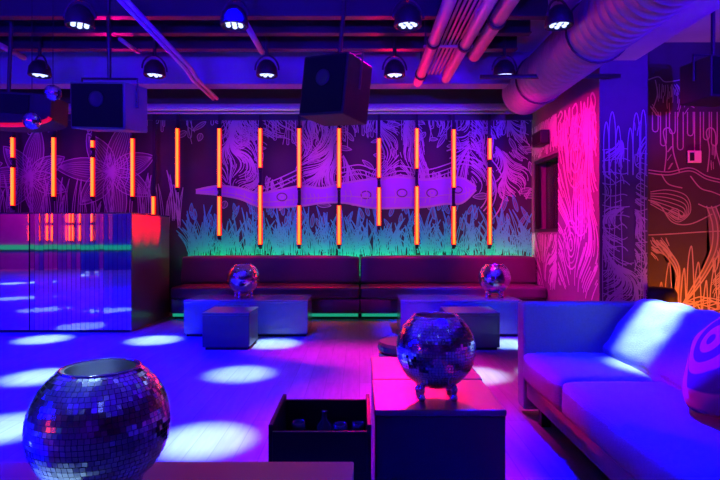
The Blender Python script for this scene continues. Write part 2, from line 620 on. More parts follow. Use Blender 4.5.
mu = Mural(lambda u, v, l: Vector((u, YB - l, v)))
LW = 0.0105
voids = [(*bw(199, 165), 0.27, 0.36), (*bw(280, 160), 0.26, 0.34), (*bw(364, 155), 0.30, 0.24), (*bw(440, 156), 0.24, 0.26),
         (*bw(285, 215), 0.30, 0.10), (*bw(345, 213), 0.25, 0.10), (*bw(470, 215), 0.25, 0.22), (*bw(196, 208), 0.22, 0.16), (*bw(508, 145), 0.16, 0.10)]
# dense scribbled trunks and foliage
for x0, x1, n in ((219, 262, 150), (298, 342, 190), (400, 432, 100), (262, 298, 60), (342, 400, 110), (432, 470, 90), (495, 531, 120), (470, 495, 60)):
    u0, v0 = bw(x0, 200)
    u1, v1 = bw(x1, 114)
    mu.hatch(u0, v0, u1, v1, n, 0.55, LW, 0, 2.4, PI / 2, 2.6, voids, x0 * 0.1)
# hanging tendrils from the top
for k in range(90):
    u, v = bw(rnd.uniform(183, 528), rnd.uniform(112, 121))
    if rnd.random() < 0.55:
        mu.drip(u, v, rnd.uniform(0.015, 0.035), rnd.uniform(0.15, 0.42), LW)
    else:
        mu.curve([(u, v), (u + rnd.uniform(-.08, .08), v - .15), (u + rnd.uniform(-.1, .1), v - rnd.uniform(.25, .45))], LW)
# leaves scattered through it
for k in range(150):
    px, py = rnd.uniform(184, 530), rnd.uniform(118, 205)
    u, v = bw(px, py)
    if any(((u - a) / c) ** 2 + ((v - b) / d) ** 2 < 1.1 for a, b, c, d in voids):
        continue
    mu.petal(u, v, rnd.uniform(0, 2 * PI), rnd.uniform(.12, .26), rnd.uniform(.025, .05), LW * 0.9, 1)
# the long body winding across
top = spline([bw(*p) for p in ((196, 190), (218, 186), (240, 188), (262, 193), (300, 186), (322, 188), (345, 183), (372, 179), (400, 177), (425, 180), (445, 178), (462, 178), (476, 187))], 5)
bot = spline([bw(*p) for p in ((196, 193), (218, 195), (240, 199), (262, 207), (300, 206), (322, 203), (345, 203), (372, 208), (400, 208), (425, 207), (445, 204), (462, 203), (476, 190))], 5)
mu.band(top, bot, 5, 0.0075)
mu.stroke(top, 0.03, 0, 0.009)
mu.stroke(bot, 0.03, 0, 0.009)
mid = [(Vector(a) * 0.35 + Vector(b) * 0.65) for a, b in zip(top, bot)]
mu.stroke(mid, 0.014, 0, 0.009)
for a, b in list(zip(top, bot))[4:-3]:
    if rnd.random() < 0.55:
        a, b = Vector(a), Vector(b)
        mu.stroke([a * .62 + b * .38, a * .4 + b * .6 + Vector((.02, 0)), a * .15 + b * .85], 0.012, 0, 0.009)
for cx, cy, r in ((402, 193, .06), (432, 193, .065), (282, 197, .06), (366, 195, .06), (458, 190, .05)):
    u, v = bw(cx, cy)
    mu.stroke([(u + r * 1.3 * math.cos(t * PI / 7), v + r * math.sin(t * PI / 7)) for t in range(15)], 0.018, 2, 0.009)
    mu.stroke([(u + r * .5 * math.cos(t * PI / 7), v + r * .5 * math.sin(t * PI / 7)) for t in range(15)], 0.014, 0, 0.009)
# double rails above the body
for dy in (0, 5, 9):
    mu.curve([bw(265, 184 + dy), bw(280, 178 + dy), bw(297, 170 + dy)], 0.02, 0, 7, 0.009)
    mu.curve([bw(342, 168 + dy), bw(360, 165 + dy), bw(380, 171 + dy), bw(400, 166 + dy), bw(425, 170 + dy), bw(448, 164 + dy), bw(460, 158 + dy)], 0.018, 0, 7, 0.009)
for r in (26, 30, 34, 42):
    mu.stroke([bw(462 + r * math.cos(t), 190 - r * math.sin(t)) for t in [PI * 0.62 - k * 0.13 for k in range(22)]], 0.02, 0, 0.009)
# large petals over the booth
for fx, fy, sc_, a0 in ((30, 176, 1.0, .5), (112, 172, 1.15, .35), (-40, 172, 1.1, .2)):
    u, v = bw(fx, fy)
    for k in range(7):
        mu.petal(u, v, a0 + k * 2 * PI / 7, 0.80 * sc_ * (1 if k % 2 else .78), 0.16 * sc_, LW * 1.2, 7)
    mu.hatch(u - .3, v - .3, u + .3, v + .3, 20, .3, LW)
for k in range(70):
    u, v = bw(rnd.uniform(-60, 182), rnd.uniform(196, 214))
    mu.blade(u, v - .3, rnd.uniform(.4, .8), rnd.uniform(-.12, .12), LW, .03)
for k in range(26):
    u, v = bw(rnd.uniform(-60, 182), rnd.uniform(112, 122))
    mu.drip(u, v, rnd.uniform(.015, .03), rnd.uniform(.1, .3), LW)
# grass rising behind the bench
for k in range(430):
    u, v = bw(rnd.uniform(188, 532), rnd.uniform(248, 260))
    h = rnd.uniform(.22, .5) if rnd.random() < .7 else rnd.uniform(.45, .75)
    mu.blade(u, v, h, rnd.uniform(-.22, .22), LW * 1.15, rnd.uniform(.018, .04), 3)
for k in range(60):
    u, v = bw(rnd.uniform(190, 530), rnd.uniform(208, 232))
    mu.petal(u, v, PI / 2 + rnd.uniform(-.6, .6), rnd.uniform(.16, .3), .03, LW, 1, 3, 2)
mu.done('mural', [M['paint_line'], M['paint_fill'], M['paint_shade'], M['paint_grass'], M['paint_grass_dim'], M['paint_violet']], wall_back,
        'violet line-drawn jungle mural with a long winding body and teal grass')

# ------------------------------------------------------------------ the pier's two painted faces
mr = Mural(lambda u, v, l: Vector((XR - l, u, v)))      # u = depth, v = height
nv = [(7.9, 1.8, 0.58, 0.6)]
mr.hatch(6.12, .45, 7.36, 2.75, 120, .8, 0.020, 0, 1.1, PI / 2, 2.2, (), 3.3)
mr.hatch(7.4, .4, 8.48, 1.25, 70, .6, 0.020, 0, 1.6, PI / 2, 1.8, (), 5.3)
mr.hatch(7.4, 2.38, 8.48, 2.9, 90, .4, 0.022, 0, 1.6, PI / 2, 1.0, (), 7.3)
for cx, cy, r in ((6.75, 2.2, .3), (6.6, 1.55, .26), (6.9, 1.1, .24)):
    for f in (1, .75, .5, .25):
        mr.stroke([(cx + r * f * math.cos(t * PI / 9), cy + 1.3 * r * f * math.sin(t * PI / 9)) for t in range(19)], .022, 1 if f == .75 else 0, .008)
# loose letter-like squiggles along the top
gu = 7.35
for pts in ([(.0, .2), (-.10, .26), (-.16, .2), (-.02, .1), (-.04, .0), (-.16, .03)],
            [(-.25, .0), (-.25, .24), (-.33, .1), (-.41, .24), (-.41, .0)],
            [(-.50, .2), (-.52, .03), (-.60, .0), (-.66, .1), (-.62, .24), (-.50, .2)],
            [(-.76, .24), (-.80, .0), (-.86, .2), (-.92, .0), (-.97, .24)],
            [(-1.06, .2), (-1.04, .05), (-1.12, .03), (-1.17, .15), (-1.1, .25), (-1.05, .2), (-1.18, -.04)]):
    mr.curve([(gu + a, 2.62 + b - a * 0.0) for a, b in pts], .03, 0, 5, .009)
for k in range(26):
    du = rnd.uniform(6.15, 8.4)
    mr.drip(du, rnd.uniform(2.54, 2.66), .03, rnd.uniform(.15, .4) if du < 7.3 else rnd.uniform(.08, .16), .022)
mr.done('mural', [M['paint_line'], M['paint_fill'], M['paint_shade']], wall_right, 'magenta mural of flowing scribbled lines')

mp_ = Mural(lambda u, v, l: Vector((u, YP - l, v)))
SP = F / YP


def pw(px, py):
    return ((px - HX) / SP, EYE - (py - HY) / SP)


for x0, x1, y0, y1, n in ((602, 624, 330, 140, 90), (634, 647, 330, 120, 60), (602, 647, 330, 260, 60)):
    u0, v0 = pw(x0, y0)
    u1, v1 = pw(x1, y1)
    mp_.hatch(u0, v0, u1, v1, n, .4, .010, 0, 3.2, PI / 2, 2.4, (), x0)
for cx, y_top, wd in ((612, 112, 3), (618, 126, 2.5), (606, 122, 2.5), (636, 113, 3), (643, 110, 2.5), (630, 128, 2.5)):
    mp_.curve([pw(cx - wd, 175), pw(cx - wd, y_top + 16), pw(cx, y_top), pw(cx + wd, y_top + 16), pw(cx + wd, 175)], .011)
for k in range(16):
    yy = 150 + k * 11
    mp_.curve([pw(602, yy), pw(612, yy + rnd.uniform(-3, 3)), pw(622, yy + rnd.uniform(-4, 4)), pw(630 + rnd.uniform(-4, 5), yy + rnd.uniform(-2, 3))], .010)
    mp_.curve([pw(647, yy + 4), pw(640, yy + rnd.uniform(0, 8)), pw(636, yy + 5), pw(643, yy + 9)], .010)
for xx in (604, 609, 615, 621, 640, 645):
    mp_.curve([pw(xx, 150), pw(xx + rnd.uniform(-2, 2), 200), pw(xx + rnd.uniform(-2, 2), 260), pw(xx + rnd.uniform(-2, 2), 320)], .010)
mp_.done('mural', [M['paint_line'], M['paint_fill'], M['paint_shade']], wall_right, 'violet scribbled mural on the pier face')

ma = Mural(lambda u, v, l: Vector((u, 6.6 - l, v)))
SA = F / 6.6


def aw(px, py):
    return ((px - HX) / SA, EYE - (py - HY) / SA)


W1 = .014
for x, h in ((655, 20), (663, 34), (672, 22), (680, 38), (690, 24), (697, 42), (706, 28), (714, 34), (724, 30)):
    u, v = aw(x, 112)
    ma.drip(u, v, .035, h / SA, W1)
ma.curve([aw(648, 80), aw(658, 77), aw(665, 82), aw(680, 80), aw(688, 78), aw(690, 90), aw(684, 100), aw(694, 108)], W1)
ma.curve([aw(655, 80), aw(657, 95), aw(652, 110)], W1)
ma.hatch(*aw(650, 118), *aw(690, 84), 30, .3, W1 * .7, 0, 3)
for cx, dx in ((665, 0), (708, 4)):      # rounded stalks
    ma.curve([aw(cx - 1, 172), aw(cx + 1, 150), aw(cx - 2, 132), aw(cx + 3, 128), aw(cx + 7, 134), aw(cx + 8, 152), aw(cx + 14, 172)], W1 * 1.1)
    ma.hatch(*aw(cx + 1, 170), *aw(cx + 8, 138), 8, .25, W1 * .6)
for dy in (0, 3):
    ma.curve([aw(648, 170 + dy), aw(668, 172 + dy), aw(690, 168 + dy), aw(706, 176 + dy), aw(722, 180 + dy)], W1)
ma.curve([aw(661, 174), aw(668, 184), aw(682, 188)], W1)
ma.curve([aw(690, 176), aw(700, 188), aw(712, 192), aw(722, 196)], W1)
for k in range(7):      # big curled leaf
    ma.curve([aw(650, 192 + k * 2), aw(668, 190 + k * 4), aw(686 - k, 196 + k * 4), aw(690 - k * 2, 212 + k), aw(678, 222 - k * 2), aw(666 + k, 214 - k)], W1 * .8)
ma.curve([aw(648, 200), aw(660, 206), aw(672, 222), aw(690, 224), aw(712, 214)], W1)
ma.curve([aw(648, 235), aw(670, 234), aw(700, 232), aw(722, 231)], W1)
for dx in (0, 5, 9):      # the tall curved stem
    ma.curve([aw(706 + dx, 206), aw(712 + dx, 225), aw(711 + dx, 248), aw(702 + dx * .8, 270), aw(690 + dx * .6, 290), aw(682, 305)], W1 * 1.2)
ma.curve([aw(698, 204), aw(710, 208), aw(724, 203)], W1)
for dx in (0, 4, 8):
    ma.curve([aw(652 + dx, 240), aw(662 + dx, 252), aw(674 + dx * .6, 268), aw(677, 285 + dx), aw(668, 304)], W1 * 1.2)
for cx, top_, b in ((690, 246, 4), (683, 268, 3), (697, 262, 4), (676, 276, 3), (705, 280, 3), (713, 268, 4), (660, 282, 4), (668, 262, 4), (721, 258, 3)):
    ma.curve([aw(cx - b, 310), aw(cx - b * .6, top_ + 18), aw(cx + 1, top_), aw(cx + b * .7, top_ + 20), aw(cx + b, 310)], W1)
for k in range(46):
    u, v = aw(rnd.uniform(648, 735), rnd.uniform(300, 330))
    ma.curve([(u, v), (u + rnd.uniform(.1, .3), v + rnd.uniform(-.05, .1)), (u + rnd.uniform(.3, .5), v + rnd.uniform(-.08, .08))], W1)
ma.hatch(*aw(650, 262), *aw(672, 236), 30, .25, W1 * .7, 0, 3)
ma.hatch(*aw(712, 300), *aw(730, 250), 40, .4, W1 * .7, 0, 3)
for pts in (((654, 240), (662, 252), (674, 268), (676, 285), (668, 304), (680, 304), (683, 285), (680, 266), (668, 250), (660, 240)),):
    ma.fill([aw(*p) for p in pts], 2)
ma.fill([aw(*p) for p in ((707, 207), (716, 207), (720, 228), (719, 250), (709, 272), (694, 292), (684, 304), (700, 274), (710, 250))], 2)
ma.done('mural', [M['paint_fill'], M['paint_fill'], M['paint_shade']], wall_alcove, 'orange and pink mural of mushrooms, drips and curling plants')

# ================================================================== NEON TUBES
TY = 8.28
ORD = ['first', 'second', 'third', 'fourth', 'fifth', 'sixth', 'seventh', 'eighth']
BENCH_TUBES = [(219, (128, 188), (196, 236)), (260, (128, 168), (185, 245)), (299, (128, 188), (205, 245)), (339, (128, 188), (205, 245)),
               (379, (138, 178), (187, 226)), (417, (128, 169), (186, 245)), (454, (129, 188), (206, 245)), (490, (138, 160), (167, 245))]
BOOTH_TUBES = [(12, (137, 158), (167, 206)), (53, (137, 197)), (92, (140, 148), (157, 197)), (132, (138, 197)), (153, (196, 236)), (177, (128, 188))]


def neon(px, segs, label, group, Y=TY, hang=True):
    zs = [(EYE - (b - HY) * Y / F, EYE - (a - HY) * Y / F) for a, b in segs]
    x = (px - HX) * Y / F
    zb = zs[-1][0] - 0.06
    t = thing('neon_tube_light', label, 'neon light', (x, Y, zb), 0, group)
    bm = bmesh.new()
    box(bm, -0.022, 0.022, 0.035, 0.06, 0, 3.09 - zb)
    obj('hanging_rail', bm, M['black_matte'], t)
    for z0, z1 in zs:
        bm = bmesh.new()
        tube(bm, [(0, 0.0, z0 - zb + 0.012), (0, 0.0, z1 - zb - 0.012)], 0.020, 12)
        obj('tube', bm, M['neon_core'], t, True)
        bm = bmesh.new()
        box(bm, -0.038, 0.038, 0.02, 0.036, z0 - zb, z1 - zb, 0.006)
        obj('halo_strip', bm, M['neon_halo'], t)  # glowing strip added behind the tube for its halo
        for ze in (z0 - zb - 0.035, z1 - zb - 0.012):
            bm = bmesh.new()
            lathe(bm, [(0, 0), (0.027, 0), (0.027, 0.047), (0, 0.047)], 12, (0, 0.006, ze))
            obj('end_cap', bm, M['black_matte'], t, False)
    return t


desc = ['long over short, ends higher', 'short over long', 'long over short, by the round ball', 'long over short, under the big speaker',
        'two equal lower tubes', 'short over long', 'long over short', 'stub over long tube']
for i, (px, a, b) in enumerate(BENCH_TUBES):
    neon(px, (a, b), f'{ORD[i]} orange neon above the banquette from the booth, {desc[i]}', 'neon tubes above the banquette')
desc = ['two short tubes', 'one full tube', 'tiny stub over medium tube', 'full tube below speaker', 'low short tube', 'full tube at booth end']
for i, q in enumerate(BOOTH_TUBES):
    neon(q[0], q[1:], f'{ORD[i]} orange neon over the mirrored booth from its outer end, {desc[i]}', 'neon tubes above the mirrored booth')
# the same lights on the rear wall, seen only in the mirrors
for k, xx in enumerate((-11.3, -10.6, -9.9, -9.2, -8.6, -8.1)):
    t = thing('neon_tube_light', 'orange neon light showing only as a reflection in the mirrored booth', 'neon light', (xx, YREAR + 0.1, 1.0), 0, 'reflected neon tubes')
    for z0, z1 in ((0.0, 0.5), (0.62, 1.3)):
        bm = bmesh.new()
        tube(bm, [(0, 0, z0), (0, 0, z1)], 0.02, 8)
        obj('tube', bm, M['neon_core'], t, True)
    obj('hanging_rail', box(bmesh.new(), -0.02, 0.02, -0.1, -0.03, -0.05, 1.4), M['black_matte'], t)
spot('rear_magenta', (-11.0, -2.8, 3.2), (-11.6, -5.0, 1.6), (1.0, 0.0, 0.5), 420, 80, 0.8, 0.1)
t = thing('led_strip_light', 'teal light strip showing only as a reflection in the mirrored booth', 'light strip', (-9.8, YREAR + 0.05, 0.68))
obj('strip', box(bmesh.new(), -3.4, 3.4, -0.04, 0.04, 0, 0.16), M['teal_led'], t)

# ================================================================== BANQUETTES
BX0, BXM, BX1 = -2.72, 0.006, 2.70


def banquette(x0, x1, label):
    t = thing('banquette', label, 'bench', ((x0 + x1) / 2, 8.1, 0), 0, 'wall banquettes')
    hw = (x1 - x0) / 2 - 0.006
    obj('base', box(bmesh.new(), -hw, hw, -0.32, 0.27, 0.09, 0.30, 0.008), M['black_gloss'], t)
    obj('plinth', box(bmesh.new(), -hw + 0.02, hw - 0.02, -0.22, 0.27, 0, 0.09), M['black_matte'], t)
    b = cushion(2 * hw - .014, 0.60, 0.18, 0.045, 0.012, 14, 0.002, x0)
    for v in b.verts:
        v.co += Vector((0, -0.08, 0.39))
    obj('seat', b, M['leather'], t, True)
    b = cushion(2 * hw - .014, 0.16, 0.42, 0.05, 0.010, 14, 0.002, x1)
    for v in b.verts:
        v.co += Vector((0, 0.165 + 0.03 * (v.co.z / 0.21), 0.69))
    obj('backrest', b, M['leather'], t, True)
    o = obj('light_strip', box(bmesh.new(), -hw + 0.02, hw - 0.02, -0.315, -0.285, 0.045, 0.088), M['teal_led'], t)
    o['label'] = 'teal light strip under the seat'
    return t


banquette(BX0, BXM, 'dark padded wall banquette reaching from the mirrored booth to the seam')
banquette(BXM, BX1, 'dark padded wall banquette reaching from the seam to the magenta wall')
# teal strip lights that wash the painted grass from behind the backrests
t = thing('led_strip_light', 'teal light strip behind the banquette backs washing the painted grass', 'light strip', (0, 8.44, 0.58))
obj('strip', box(bmesh.new(), -2.66, 2.66, -0.02, 0.035, 0, 0.03), M['teal_led'], t)
area('grass_wash', (0, 8.42, 0.64), (0, 8.47, 1.4), (0.0, 1.0, 0.26), 36, 5.2, 0.03)

# ================================================================== MIRRORED BOOTH
BFY, BTOP, BRX = 6.8, 1.51, -2.87
t = thing('bar_counter', 'long booth counter faced with vertical mirror slats and a glossy dark end', 'counter', (BRX, BFY, 0))
bm = bmesh.new()
sw = 0.058
n = 22
rr = random.Random(5)
for k in range(n):
    a = rr.uniform(-1, 1) * 0.02
    x1 = -k * sw - 0.002
    x0 = x1 - sw + 0.004
    d = a * sw
    z0, z1 = 0.03, BTOP - 0.02
    vs = [(x0, -0.008 - d, z0), (x1, -0.008 + d, z0), (x1, -0.008 + d, z1), (x0, -0.008 - d, z1)]
    vb = [(x0, 0.012, z0), (x1, 0.012, z0), (x1, 0.012, z1), (x0, 0.012, z1)]
    V = [bm.verts.new(v) for v in vs + vb]
    for f in ((0, 1, 2, 3), (4, 7, 6, 5), (0, 3, 7, 4), (1, 5, 6, 2), (3, 2, 6, 7), (0, 4, 5, 1)):
        bm.faces.new([V[i] for i in f])
o = obj('front_panel', bm, M['mirror_slat'], t)
o['label'] = 'front of narrow vertical mirror slats'
xs = -n * sw - 0.01
o = obj('front_panel', box(bmesh.new(), xs - 2.0, xs, -0.012, 0.012, 0.03, BTOP - 0.02, 0.003), M['mirror_smooth'], t)
o['label'] = 'plain mirror front'
obj('body', box(bmesh.new(), xs - 2.0, -0.02, 0.013, 1.35, 0.0, BTOP - 0.021), M['black_matte'], t)
M['end_panel'] = mat('end_panel_lacquer', (0.10, 0.09, 0.095), 0.28, 0.0, 0.8, 0.5)
o = obj('side_panel', box(bmesh.new(), -0.02, 0.0, 0.0, 1.35, 0.0, BTOP - 0.021), M['end_panel'], t)
o['label'] = 'glossy dark end panel'
obj('top', box(bmesh.new(), xs - 2.0, 0.004, -0.02, 1.36, BTOP - 0.02, BTOP, 0.004), M['black_gloss'], t)
obj('plinth', box(bmesh.new(), xs - 2.0, -0.022, -0.006, 0.012, 0.0, 0.028), M['black_matte'], t)


# ================================================================== TABLES AND STOOLS
def block_table(name, cat, x0, x1, y0, y1, h, label, group=None, m='lacquer'):
    cx, cy = (x0 + x1) / 2, (y0 + y1) / 2
    a, b = (x1 - x0) / 2, (y1 - y0) / 2
    t = thing(name, label, cat, (cx, cy, 0), 0, group)
    obj('plinth', box(bmesh.new(), -a + .03, a - .03, -b + .03, b - .03, 0, 0.03), M['black_matte'], t)
    obj('body', box(bmesh.new(), -a + .004, a - .004, -b + .004, b - .004, 0.03, h - 0.03, 0.006), M[m], t)
    obj('tabletop', box(bmesh.new(), -a, a, -b, b, h - 0.03, h, 0.006), M['lacquer_top' if m == 'lacquer' else m], t)
    return t


TH = 0.42
block_table('block_table', 'table', -1.47, -0.02, 1.10, 1.93, TH + .015, 'long glossy block table at the camera carrying the open mirrored ball', None)
block_table('block_table', 'table', 0.07, 0.69, 2.53, 3.06, TH, 'black cube table with red sheen on top carrying the footed mirrored ball', 'cube tables')
block_table('block_table', 'table', 0.075, 0.70, 3.075, 3.62, TH, 'black cube table with red sheen set right behind the footed ball', 'cube tables')
block_table('block_table', 'table', -2.12, -0.62, 6.5, 7.10, 0.44, 'long blue-lit block table at the banquette near the mirrored booth', 'banquette tables', 'blue_lacquer')
block_table('block_table', 'table', 0.49, 1.96, 6.5, 7.10, 0.44, 'long blue-lit block table at the banquette near the magenta wall', 'banquette tables', 'blue_lacquer')
block_table('block_stool', 'stool', -1.68, -1.17, 5.75, 6.25, 0.40, 'dark cube stool in front of the table near the mirrored booth', 'cube stools', 'stool_lacquer')
block_table('block_stool', 'stool', 0.93, 1.50, 5.75, 6.25, 0.40, 'dark cube stool in front of the table near the magenta wall', 'cube stools', 'stool_lacquer')

t = thing('round_stool', 'small round stool with red-lit top half hidden behind the footed mirrored ball', 'stool', (0.36, 4.1, 0))
bm = bmesh.new()
lathe(bm, [(0, 0.02), (0.20, 0.02), (0.215, 0.05), (0.215, 0.35), (0.20, 0.36), (0, 0.36)], 32)
obj('body', bm, M['black_gloss'], t, False)
bm = bmesh.new()
lathe(bm, [(0, 0.36), (0.21, 0.36), (0.222, 0.375), (0.222, 0.41), (0.205, 0.43), (0, 0.435)], 32)
obj('seat', bm, M['lacquer'], t, False)
bm = bmesh.new()
lathe(bm, [(0, 0), (0.16, 0), (0.16, 0.02), (0, 0.02)], 24)
obj('foot', bm, M['black_matte'], t)

# ================================================================== MIRRORED BALLS
BR = 0.2


def ball_meshes(R=BR, ts=0.0155, cut=0.83, full=False):
    shell, tiles = bmesh.new(), bmesh.new()
    lo = -PI / 2 if full else -PI / 2 + 0.30
    hi = PI / 2 if full else math.asin(cut)
    n = int((hi - lo) * R / ts)
    rs = R - 0.0022
    prof = [(rs * math.cos(lo + (hi - lo) * i / 24), rs * math.sin(lo + (hi - lo) * i / 24)) for i in range(25)]
    if not full:
        prof = [(0, prof[0][1])] + prof + [(rs * math.cos(hi) - 0.012, R * cut)]
    lathe(shell, prof, 48)
    for i in range(n):
        a0 = lo + (hi - lo) * (i + .05) / n
        a1 = lo + (hi - lo) * (i + .95) / n
        am = (a0 + a1) / 2
        k = max(3, int(2 * PI * R * math.cos(am) / ts))
        off = rnd.random()
        for j in range(k):
            t0 = 2 * PI * (j + off + .05) / k
            t1 = 2 * PI * (j + off + .95) / k
            c = [Vector((R * math.cos(a) * math.cos(t), R * math.cos(a) * math.sin(t), R * math.sin(a))) for a, t in ((a0, t0), (a0, t1), (a1, t1), (a1, t0))]
            ctr = sum(c, Vector()) / 4
            nrm = ctr.normalized()
            ax = Vector((rnd.gauss(0, 1), rnd.gauss(0, 1), rnd.gauss(0, 1))).normalized()
            rot = Matrix.Rotation(rnd.gauss(0, 0.065), 3, ax)
            vs = [tiles.verts.new(ctr + rot @ (p - ctr)) for p in c]
            tiles.faces.new(vs)
    bowl = bmesh.new()
    if not full:
        ri = R - 0.012
        bp = [(ri * math.cos(hi - (hi - lo) * i / 20), R * cut * 0.998 if i == 0 else ri * math.sin(hi - (hi - lo) * i / 20)) for i in range(21)]
        lathe(bowl, bp + [(0, bp[-1][1])], 48)
    return shell, tiles, bowl


shell, tiles, bowl = ball_meshes()
ball = thing('mirror_ball', 'large open-topped mirrored ball on the long table, nearest of the three', 'mirror ball', P(95, 425, 1.6), 0, 'open mirrored balls')
ball.location = (-0.776, 1.62, TH + .015)
BZ = 0.245
sh = obj('shell', shell, M['grout'], ball, True, (0, 0, BZ))
obj('mirror_tiles', tiles, M['mirror'], sh)
obj('inner_bowl', bowl, M['bowl'], ball, True, (0, 0, BZ))
bm = bmesh.new()
bmesh_pts = [(math.cos(2 * PI * k / 40) * BR * 0.555, math.sin(2 * PI * k / 40) * BR * 0.555, BZ + BR * 0.832) for k in range(41)]
tube(bm, bmesh_pts, 0.0045, 8, False)
obj('rim', bm, M['chrome'], ball, True)
for k in range(4):
    bm = bmesh.new()
    a = PI / 4 + k * PI / 2
    lathe(bm, [(0, 0), (0.012, 0.002), (0.019, 0.014), (0.016, 0.028), (0.008, 0.034), (0.014, 0.042), (0.018, 0.060), (0.012, 0.078), (0, 0.085)], 14, (0.112 * math.cos(a), 0.112 * math.sin(a), 0))
    obj('foot', bm, M['chrome'], ball, True)
dup(ball, (0.387, 2.74, TH), 'mirrored ball on chrome ball feet standing on the black cube table')
dup(ball, (-1.455, 6.78, 0.44), 'mirrored ball on the banquette table near the mirrored booth', 0.5)
dup(ball, (1.695, 6.78, 0.44), 'mirrored ball on the banquette table near the magenta wall', 1.1)

shell, tiles, bowl = ball_meshes(0.078, 0.017, 1, True)
bowl.free()
hb = thing('hanging_mirror_ball', 'small mirrored ball hanging in front of the round-bottomed speaker', 'mirror ball', P(32, 121, 5.0), 0, 'small hanging mirrored balls')
sh = obj('shell', shell, M['grout'], hb, True)
obj('mirror_tiles', tiles, M['mirror'], sh)
bm = bmesh.new()
tube(bm, [(0, 0, 0.07), (0, 0, CEIL - hb.location.z)], 0.004, 6)
obj('cord', bm, M['black_matte'], hb)
hb2 = dup(hb, P(53, 93, 5.2), 'small mirrored ball hanging higher, just beside the boxy ceiling speaker')
for c in hb2.children:
    if c.name.startswith('cord'):
        c.data = c.data.copy()
        for v in c.data.vertices:
            if v.co.z > 0.2:
                v.co.z = CEIL - hb2.location.z

# ================================================================== OPEN BLACK BIN WITH GLASSES
cx0, cx1, cy0, cy1 = -0.385, 0.05, 2.28, 2.72
ct = 0.415
bin_ = thing('open_crate', 'low open-topped black box beside the cube table with glassware inside', 'crate', ((cx0 + cx1) / 2, (cy0 + cy1) / 2, 0))
a, b = (cx1 - cx0) / 2, (cy1 - cy0) / 2
obj('bottom', box(bmesh.new(), -a, a, -b, b, 0.0, 0.24, 0.004), M['black_matte'], bin_)
for nm, q in (('side_wall', (-a, -a + .018, -b, b, .24, ct + .025)), ('side_wall', (a - .018, a, -b, b, .24, ct + .025)),
              ('front_wall', (-a + .018, a - .018, -b, -b + .018, .24, ct - .005)), ('back_wall', (-a + .018, a - .018, b - .018, b, .24, ct))):
    obj(nm, box(bmesh.new(), *q, 0.003), M['black_matte'], bin_)


def glass_mesh(h, r, stem=True):
    bm = bmesh.new()
    if stem:
        prof = [(0, 0), (r * .85, 0), (r * .8, .006), (.006, .012), (.006, h * .45), (r * .7, h * .55), (r, h * .75), (r * .85, h), (r * .80, h), (r * .92, h * .75), (r * .6, h * .58), (0, h * .5)]
    else:
        prof = [(0, 0), (r, 0), (r, h * .6), (r * .35, h * .78), (r * .35, h * .97), (r * .42, h), (0, h)]
    lathe(bm, prof, 18)
    return bm


M['glassware'] = mat('smoked_glassware', (0.04, 0.04, 0.06), 0.08, 0.0, 1.0)
for nm, lb, x, y, h, r, st in (('wine_glass', 'stemmed glass in the black box, at its outer end', -.285, 2.52, .13, .036, True),
                               ('bottle', 'dark bottle in the middle of the black box', -.165, 2.55, .17, .036, False),
                               ('wine_glass', 'stemmed glass in the black box, beside the bottle', -.09, 2.52, .12, .036, True),
                               ('wine_glass', 'stemmed glass in the black box, next to the cube table', -.005, 2.56, .11, .034, True)):
    tag(obj(nm, glass_mesh(h, r, st), M['glassware'], None, True, (x, y, .2405)), lb, 'bottle' if nm == 'bottle' else 'glass', 'glassware in the black box')

# ================================================================== SOFA
sofa = thing('sofa', 'long fabric sofa lit blue, with a white pool of light on its backrest', 'sofa', (1.5, 2.5, 0))
SX, SY = 1.5, 2.5


def loc_box(name, q, m, bev=0.01, **k):
    x0, x1, y0, y1, z0, z1 = q
    return obj(name, box(bmesh.new(), x0 - SX, x1 - SX, y0 - SY, y1 - SY, z0, z1, bev), m, sofa)


loc_box('frame', (1.13, 1.98, 0.62, 3.66, 0.13, 0.25), M['fabric'], 0.015)
loc_box('arm', (1.115, 1.96, 3.67, 3.82, 0.045, 0.772), M['fabric'], 0.02)
loc_box('arm', (1.115, 1.96, 0.46, 0.61, 0.045, 0.772), M['fabric'], 0.02)
for q in ((1.2, .8), (1.2, 2.1), (1.2, 3.5), (1.85, .8), (1.85, 2.1), (1.85, 3.5)):
    loc_box('leg', (q[0] - .03, q[0] + .03, q[1] - .03, q[1] + .03, 0, .129), M['black_matte'], 0.004)


def put(name, b, c, rot=None, m='fabric'):
    mt = Matrix.Translation(Vector(c) - Vector((SX, SY, 0)))
    if rot:
        mt = mt @ rot
    for v in b.verts:
        v.co = mt @ v.co
    return obj(name, b, M[m], sofa, True)


put('seat_cushion', cushion(0.60, 0.69, 0.20, 0.05, 0.015, 20, 0.006, 1), (1.395, 3.32, .345))
put('seat_cushion', cushion(0.60, 1.18, 0.20, 0.05, 0.018, 22, 0.006, 5), (1.395, 2.38, .345))
put('seat_cushion', cushion(0.60, 1.15, 0.20, 0.05, 0.018, 20, 0.006, 9), (1.395, 1.205, .345))
tilt = Matrix.Rotation(math.radians(34), 4, 'Y')
for cy, ly, sd in ((3.13, 1.04, 2), (2.07, 1.06, 6), (1.08, 0.90, 8)):
    put('back_cushion', cushion(0.17, ly, 0.47, 0.07, 0.03, 26, 0.024, sd), (1.80, cy, .60), tilt)
loc_box('back_frame', (1.965, 2.05, 0.46, 3.82, 0.10, 0.70), M['fabric'], 0.02)

